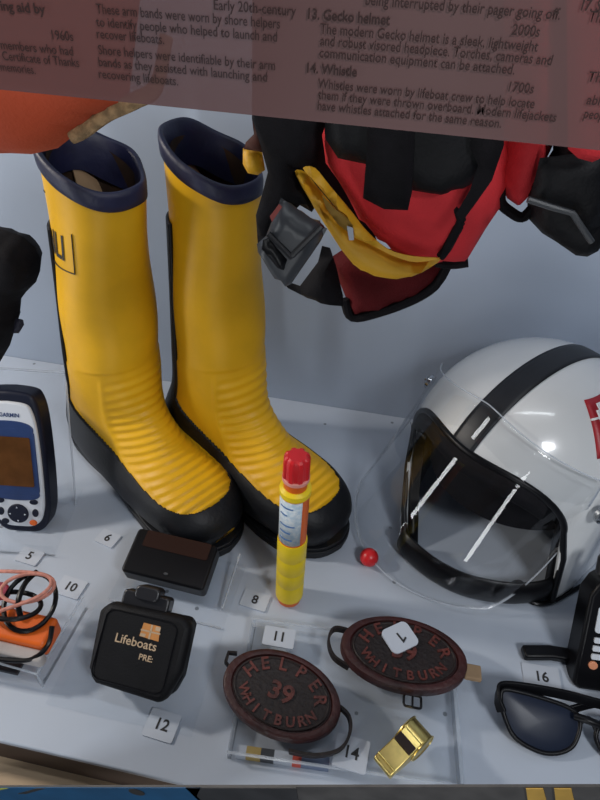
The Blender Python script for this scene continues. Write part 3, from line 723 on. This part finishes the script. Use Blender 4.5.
# ================================================================== armband badges on a clear bridge
A_, B_ = gz(222, 757), gz(452, 783)
br = thing('acrylic_riser', 'wide clear acrylic riser under the two brown leather badges', 'riser', (.020, .232, 0), (0, 0, radians(4)))
bm = BM(); box(bm, (0, 0, .0135), (.182, .112, .003)); obj('top_sheet', bm, M_ACR, br, smooth=False)
for x in (-.0895, .0895):
    bm = BM(); box(bm, (x, 0, .006), (.003, .112, .012)); obj('side_sheet', bm, M_EDGE, br, smooth=False)
bm = BM(); tube(bm, [(-.091, -.056, .0135), (.091, -.056, .0135)], .0013, 6); obj('sheet_edge', bm, M_EDGE, br); bm = BM(); tube(bm, [(-.091, .056, .0135), (.091, .056, .0135)], .0013, 6); obj('sheet_edge', bm, M_EDGE, br)
ZB = .0155
def badge(label, loc, rot, a, b, worn):
    t = thing('armband_badge', label, 'badge', loc, rot, 'brown leather armband badges')
    bm = BM(); rings = []
    for s, z in ((.90, 0), (1.0, .003), (1.0, .009), (.985, .0115), (.93, .0125), (.86, .0120), (.84, .0100), (.5, .0110), (.05, .0112)):
        rings.append([bm.verts.new((x*s, y*s, z)) for x, y in ell(a, b, 72)])
    loft(bm, rings, True); bm.faces.new(rings[0][::-1]); bm.faces.new(rings[-1]); obj('leather_disc', bm, M_LEATH, t, ang=50)
    bm = BM(); tube(bm, [Vector((x, y, .0115)) for x, y in ell(a*.80, b*.78, 60)], .0011, 6, closed=True); obj('inner_border', bm, M_LEATHD, t)
    bm = BM(); prism(bm, ell(a*.795, b*.775, 60), .0110, .0116); obj('inner_field', bm, M_LEATHD, t, smooth=False)
    bm = BM()
    def arc(s, r0, size, a0, a1, flip):
        for i, ch in enumerate(s):
            th = radians(a0+(a1-a0)*(i/(len(s)-1)))
            x, y = a*r0*cos(th), b*r0*sin(th); nx, ny = cos(th)/a, sin(th)/b
            rot_ = atan2(ny, nx)-pi/2+(pi if flip else 0)
            merge(bm, text_bm(ch, size, .0011, .0003), Matrix.Translation((x, y, .0116)) @ Matrix.Rotation(rot_, 4, 'Z'))
    arc('HELPER', .64, b*.44, 160, 14, False); arc('WHITBURN', .65, b*.33, 207, 333, True)
    merge(bm, text_bm('39', b*.60, .0013, .0005, sx=1.1), Matrix.Translation((0, -.001, .0116)))
    obj('raised_letters', bm, M_LETTER, t, smooth=False)
    return t
c1 = gz(281, 696, .024); b1 = badge('brown oval leather badge numbered 39, nearer the front of the riser', (c1.x, c1.y, ZB+.0065), (radians(5), radians(3), radians(-9)), .0490, .0320, True)
bm = BM(); ribbon(bm, cr([(.040, .012, -.001), (.055, .006, .002), (.060, -.006, .003), (.056, -.020, .003), (.040, -.030, .001), (.020, -.034, -.001)], 8), (0, 0, 1), .0075, .0022); obj('strap', bm, M_LEATHD, b1)
bm = BM(); ribbon(bm, [(-.046, .004, .003), (-.053, .008, .002), (-.054, .016, .002), (-.047, .018, .002)], (0, 0, 1), .006, .002); obj('strap_loop', bm, M_LEATHD, b1)
c2 = gz(402, 658, .026); b2 = badge('brown oval leather badge with a white number card on top', (c2.x, c2.y, ZB+.009), (radians(-4), radians(1), radians(1)), .0535, .0330, False)
bm = BM(); ribbon(bm, cr([(-.045, .016, .000), (-.060, .014, .003), (-.064, .002, .003), (-.058, -.012, .003), (-.044, -.018, .001)], 8), (0, 0, 1), .007, .002); obj('strap', bm, M_LEATHD, b2)
bm = BM(); box(bm, (.060, .000, .000), (.014, .013, .005)); obj('strap_end', bm, M_TAN, b2, bevel=.001)
bm = BM(); tube(bm, [Vector((x, y, -.002)) for x, y in rrect(.014, .010, .002, 3, cx=.010, cy=-.034)], .0011, 6, closed=True); box(bm, (.010, -.034, -.002), (.0016, .010, .0016)); obj('strap_buckle', bm, M_DGREY, b2)
# striped bar painted with the colours refracted in the riser's front edge
rb0 = gz(252, 764); refr = thing('refraction_bar', 'small striped bar painted with colours refracted in the front of the clear riser', 'refraction', (-.031, .177, .0), (0, 0, radians(4)))
xs = [(-.030, -.022, M_CARD, 'white_stripe'), (-.022, -.0105, mat('ochre_refraction', (.42, .30, .10), .7), 'ochre_stripe'), (-.0105, 0, M_GREY, 'grey_stripe'), (0, .0145, M_CARD, 'white_stripe'), (.0145, .0215, mat('red_refraction', (.60, .09, .06), .7), 'red_stripe'), (.0215, .043, mat('blue_refraction', (.16, .20, .30), .7), 'blue_stripe')]
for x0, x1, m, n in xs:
    bm = BM(); box(bm, ((x0+x1)/2, 0, .004), (x1-x0, .0075, .008)); obj(n, bm, m, refr, smooth=False)

# ================================================================== whistle
wp = gz(405, 748, .024); wh = thing('whistle', 'small brass whistle lying on the clear riser beside card 14', 'whistle', (wp.x, wp.y, ZB), (0, 0, radians(50)))
wh.scale = (.99, 1.02, 1.05)
# local x runs from mouthpiece (-) to drum (+), y is the width, z up
bm = BM(); RW = Matrix.Translation((0, .009, .0115)) @ Matrix.Rotation(pi/2, 4, 'X')
prism(bm, [(0.009+.0115*cos(a), .0115*sin(a)) for a in [2*pi*k/40 for k in range(40)]], 0, .018, RW); obj('drum', bm, M_BRASS, wh, bevel=.0008, ang=25)
bm = BM(); tube(bm, [Vector((.009+.0117*cos(a), -.009, .0115+.0117*sin(a))) for a in [2*pi*k/40 for k in range(40)]], .0007, 6, closed=True); tube(bm, [Vector((.009+.0117*cos(a), .009, .0115+.0117*sin(a))) for a in [2*pi*k/40 for k in range(40)]], .0007, 6, closed=True); obj('drum_rim', bm, M_BRASS, wh)
bm = BM(); prism(bm, [(.006, .0115), (-.002, .0095), (-.027, .0085), (-.027, .0020), (.006, -.0105), (.010, .0)], .0005, .0175, RW); obj('mouthpiece', bm, M_BRASS, wh, bevel=.001, ang=25)
bm = BM(); box(bm, (-.0035, 0, .0222), (.007, .0150, .0030)); obj('air_slot', bm, mat('dark_slot', (.02, .008, .004), .6), wh)
bm = BM(); tube(bm, [(-.0272, -.0075, .0198), (-.0272, .0075, .0198)], .0012, 8); tube(bm, [(-.0230, -.0085, .0207), (-.0230, .0085, .0207)], .0008, 8); obj('lip', bm, M_BRASS, wh)

# ================================================================== sunglasses
sg = thing('sunglasses', 'black folded sunglasses with dark lenses at the lower right', 'sunglasses', (gz(545, 745).x, gz(545, 745).y, 0), (0, 0, radians(-2)))
def SP(px, py, z):
    v = gz(px, py, z)-gz(545, 745); v.z = z
    return Matrix.Rotation(radians(2), 4, 'Z') @ v
lensL = [(503, 690), (520, 692), (545, 699), (565, 706), (577, 714), (580, 726), (574, 744), (562, 752), (545, 753), (527, 746), (513, 735), (505, 718), (501, 702)]
def zed(py): return .004+(755-py)/70*.026
def lens(pts, nm):
    bm = BM(); q = cr([SP(a, b, zed(b)) for a, b in pts], 5, True); c = sum(q, Vector())/len(q); n_ = Vector((0, -.55, .83))
    rings = [[bm.verts.new(c+(p-c)*s+n_*h) for p in q] for s, h in ((1, -.001), (1, 0), (.8, .0016), (.5, .0028), (.2, .0034), (.02, .0036))]
    loft(bm, rings, True); bm.faces.new(rings[0][::-1]); bm.faces.new(rings[-1]); obj(nm, bm, M_LENS, sg, ang=60)
    return q
q1 = lens(lensL, 'lens')
lensR = [(598, 728), (606, 720), (630, 726), (655, 734), (668, 742), (668, 758), (655, 768), (632, 768), (612, 762), (601, 750), (596, 738)]
q2 = lens(lensR, 'lens')
bm = BM(); tube(bm, q1, .0019, 10, closed=True); tube(bm, q2, .0019, 10, closed=True)
tube(bm, cr([SP(574, 716, .022), SP(584, 719, .024), SP(592, 722, .024), SP(602, 726, .022)], 5), .0030, 10)
tube(bm, cr([SP(578, 728, .012), SP(583, 720, .018), SP(590, 719, .018), SP(597, 732, .012)], 5), .0018, 8)
obj('frame', bm, M_BLKPL, sg)
bm = BM(); pth = cr([SP(502, 712, .022), SP(498, 700, .026), SP(499, 688, .028), SP(510, 686, .028), SP(540, 690, .026), SP(570, 696, .022), SP(600, 704, .018), SP(640, 712, .012)], 8)
ribbon(bm, pth, (0, .45, .9), .0085, .0028); obj('temple_arm', bm, M_BLKPL, sg, bevel=.0008)
bm = BM(); pth = cr([SP(690, 752, .022), SP(694, 735, .026), SP(680, 718, .026), SP(640, 706, .022), SP(600, 703, .016), SP(570, 710, .012), SP(535, 719, .007), SP(522, 723, .005)], 8)
ribbon(bm, pth, (0, .45, .9), .0075, .0026); obj('temple_arm', bm, M_BLKPL, sg, bevel=.0008)

# ================================================================== handheld radio at the right edge
rp = gz(570, 694); rd = thing('handheld_radio', 'black handheld radio at the right edge with small screen and buttons', 'radio', (rp.x, rp.y, 0), (0, 0, radians(4)))
RR = Matrix.Translation((0, .004, .002)) @ Matrix.Rotation(radians(58), 4, 'X')
bm = BM(); prism(bm, [(.002, .004), (.008, .000), (.056, .000), (.062, .004), (.062, .085), (.058, .098), (.048, .104), (.018, .104), (.010, .098), (.004, .086)], -.026, 0, RR); obj('body', bm, M_BLKPL, rd, bevel=.003)
bm = BM(); prism(bm, rrect(.036, .024, .003, cx=.030, cy=.066), -.001, .0012, RR); sf = obj('screen_frame', bm, M_SILV, rd, bevel=.0006)
bm = BM(); prism(bm, rrect(.026, .016, .001, cx=.031, cy=.066), .001, .0016, RR); obj('screen', bm, mat('grey_screen', (.20, .23, .22), .2), sf)
for i in range(3):
    for j in range(3):
        bm = BM(); prism(bm, rrect(.0095, .0048, .0012, 3, cx=.0175+j*.0125, cy=.0475-i*.0075), -.001, .0014, RR); obj('button', bm, M_STEEL if j else M_SILV, rd)
bm = BM(); prism(bm, ell(.0038, .0036, 20, .0155, .0245), -.001, .0020, RR); obj('call_button', bm, mat('copper_button', (.75, .30, .16), .4), rd, bevel=.0005)
bm = BM(); lathe(bm, [(.0085, .0), (.0085, .014), (.0075, .016)], 24, RR @ Matrix.Translation((.019, .102, -.013)) @ Matrix.Rotation(-pi/2, 4, 'X')); obj('channel_knob', bm, M_DGREY, rd)
bm = BM(); lathe(bm, [(.0070, .0), (.0060, .04), (.005, .11), (.004, .115)], 20, RR @ Matrix.Translation((.046, .102, -.013)) @ Matrix.Rotation(-pi/2, 4, 'X')); obj('antenna', bm, M_DGREY, rd)
q = [gz(*p)-rp for p in ((521, 656), (548, 656), (580, 661))]
bm = BM(); ribbon(bm, [Matrix.Rotation(radians(-4), 4, 'Z') @ (v+Vector((0, 0, .006))) for v in q], (0, 1, 0), .0120, .008); obj('belt_strap', bm, M_BLKPL, rd, bevel=.002)

# ================================================================== number cards
def card(num, px, py, w, h, rz=0, z=0.0, near=''):
    c = gz(px, py, z); t = thing('number_card', near, 'card', (c.x, c.y, z), (0, 0, radians(rz)), 'numbered exhibit cards')
    bm = BM(); prism(bm, rrect(w, h, .0015, 3), .0003, .0018); obj('card', bm, M_CARD, t, smooth=False)
    bm = BM(); merge(bm, text_bm(num, .0125, .0002, .0002), Matrix.Translation((0, 0, .0020))); obj('numeral', bm, M_INK, t, smooth=False)
    return t
card('5', 30, 557, .024, .017, -6, 0, 'white card numbered 5 behind the orange rescue light')
card('10', 71, 588, .026, .020, -6, 0, 'white card numbered 10 beside the orange rescue light')
card('6', 108, 539, .022, .017, -14, 0, 'white card numbered 6 left of the black pager')
card('8', 255, 601, .026, .018, -6, 0, 'white card numbered 8 beside the base of the flare')
card('11', 279, 638, .028, .018, 2, .0150, 'white card numbered 11 behind the front leather badge')
card('12', 162, 726, .026, .022, -4, 0, 'white card numbered 12 in front of the black belt pouch')
card('14', 351, 754, .026, .024, -4, .0150, 'white card numbered 14 beside the brass whistle')
card('16', 541, 678, .032, .022, 2, 0, 'white card numbered 16 behind the sunglasses')
c = gz(400, 637, .0385); t = thing('number_card', 'white card numbered 7 turned askew on the rear leather badge', 'card', (c.x, c.y, .0365), (radians(-3), 0, radians(-52)), 'numbered exhibit cards')
bm = BM(); prism(bm, rrect(.0235, .0265, .005, 5), 0, .0018); obj('card', bm, M_CARD, t, smooth=False)
bm = BM(); merge(bm, text_bm('7', .0125, .0002, .0002), Matrix.Translation((0, 0, .0020)) @ Matrix.Rotation(radians(-60), 4, 'Z')); obj('numeral', bm, M_INK, t, smooth=False)

# ================================================================== translucent caption panel at the front of the case
CY = .140; zb = gy(300, 120, CY).z
def panel_mat():
    m = mat('caption_film', (0.16, 0.072, 0.068), 0.45, noise=0.04, nscale=6)
    m.node_tree.nodes['Principled BSDF'].inputs['Alpha'].default_value = 0.72
    return m
cp = thing('caption_panel', 'translucent brown caption panel of printed text across the top', 'panel', (0, 0, 0))
bm = BM(); box(bm, (0, CY+.0015, zb+.035), (.70, .003, .07)); obj('film', bm, panel_mat(), cp, smooth=False)
M_CAP = mat('caption_ink', (.035, .012, .010), .7)
LINES = [
 (0, 4, 45, 'ing aid by', 1), (50, 33, 73, '1960s', 0), (0, 43, 73, 'members who had', 0), (2, 54, 79, 'Certificate of Thanks', 0), (0, 65, 35, 'memories.', 0),
 (213, 3, 296, 'Early 20th-century', 0), (96, 7, 280, 'These arm bands were worn by shore helpers', 0), (96, 20, 277, 'to identify people who helped to launch and', 0), (96, 32, 164, 'recover lifeboats.', 0),
 (98, 48, 275, 'Shore helpers were identifiable by their arm', 0), (98, 60, 267, 'bands as they assisted with launching and', 0), (98, 72, 178, 'recovering lifeboats.', 0),
 (365, -2, 560, 'being interrupted by their pager going off.', 0), (306, 12, 390, '13. Gecko helmet', 1), (512, 28, 540, '2000s', 0),
 (320, 27, 538, 'The modern Gecko helmet is a sleek, lightweight', 0), (320, 39, 552, 'and robust visored headpiece. Torches, cameras and', 0), (319, 51, 515, 'communication equipment can be attached.', 0),
 (305, 66, 357, '14. Whistle', 1), (507, 85, 534, '1700s', 0), (318, 82, 535, 'Whistles were worn by lifeboat crew to help locate', 0), (318, 93, 557, 'them if they were thrown overboard. Modern lifejackets', 0),
 (317, 104, 502, 'have whistles attached for the same reason.', 0), (580, 3, 612, '17. Sun', 1), (589, 15, 640, 'The lenses', 0), (588, 75, 640, 'They help', 0), (587, 98, 640, 'able to see', 0), (584, 112, 640, 'people at sea.', 0)]
bm = BM()
for (x0, y0, x1, s, bold) in LINES:
    a = gy(x0, y0+2, CY-.0004); wid = (gy(x1, y0+2+.09*(x1-x0), CY-.0004)-a).length
    t = text_bm(s, .0026, 0, .00006 if bold else .00002, align='LEFT'); w0 = max(v.co.x for v in t.verts)
    bmesh.ops.scale(t, vec=(wid/w0, 1, 1), verts=t.verts)
    merge(bm, t, Matrix.Translation((a.x, CY-.0004, a.z)) @ Matrix.Rotation(pi/2, 4, 'X'))
obj('printed_text', bm, M_CAP, cp, smooth=False)

# ================================================================== board standing in for the collage strip below the case
PY = .118
tl, tr = gy(-60, 787, PY), gy(660, 787, PY); ex = (tr-tl).normalized(); ny = Vector((0, -1, 0)); ez = ny.cross(ex); ez = -ez if ez.z < 0 else ez
pr = thing('collage_board', 'stand-in board for the collage strip of a road with yellow lines along the bottom', 'board', (0, 0, 0))
FB = frame(tl, ex, ez, ny); Wd = (tr-tl).length
def bx(px): return (gy(px, 790, PY)-tl).dot(ex)
bm = BM(); box(bm, (Wd/2, -.03, -.0006), (Wd, .06, .0012), FB); obj('road_print', bm, mat('asphalt_print', (.085, .080, .078), .6, noise=.35, nscale=60), pr, smooth=False)
bm = BM(); prism(bm, [(0, 0), (bx(400), 0), (bx(396), -.004), (bx(260), -.05), (0, -.05)][:1]+[(bx(205), 0), (bx(190), -.012), (bx(180), -.05), (0, -.05)], .0001, .0006, FB); obj('blue_print', bm, mat('blue_board_print', (.005, .085, .21), .5, noise=.3, nscale=20), pr, smooth=False)
bm = BM(); prism(bm, [(bx(190), 0), (bx(300), 0), (bx(285), -.02), (bx(185), -.02)], .0001, .0006, FB); obj('dark_print', bm, mat('dark_board_print', (.035, .035, .038), .5, noise=.4, nscale=40), pr, smooth=False)
bm = BM(); prism(bm, ell(.006, .005, 20, bx(136), -.006), .0007, .001, FB); obj('black_mark', bm, M_INK, pr, smooth=False); bm = BM(); prism(bm, [(bx(42), -.0004), (bx(50), -.0004), (bx(22), -.010), (bx(14), -.010)], .0007, .001, FB); obj('black_mark', bm, M_INK, pr, smooth=False)
bm = BM(); prism(bm, [(bx(-10), -.0), (bx(14), -.0), (bx(-10), -.007)], .0007, .001, FB); obj('lime_corner', bm, mat('lime_print', (.35, .38, .05), .6), pr, smooth=False)
for x0 in (528, 556):
    bm = BM(); prism(bm, [(bx(x0), -.0002), (bx(x0+17), -.0002), (bx(x0+5), -.03), (bx(x0-16), -.03)], .0003, .0008, FB); obj('yellow_line', bm, mat('yellow_line_print', (.55, .33, .06), .6, noise=.2, nscale=80), pr, smooth=False)
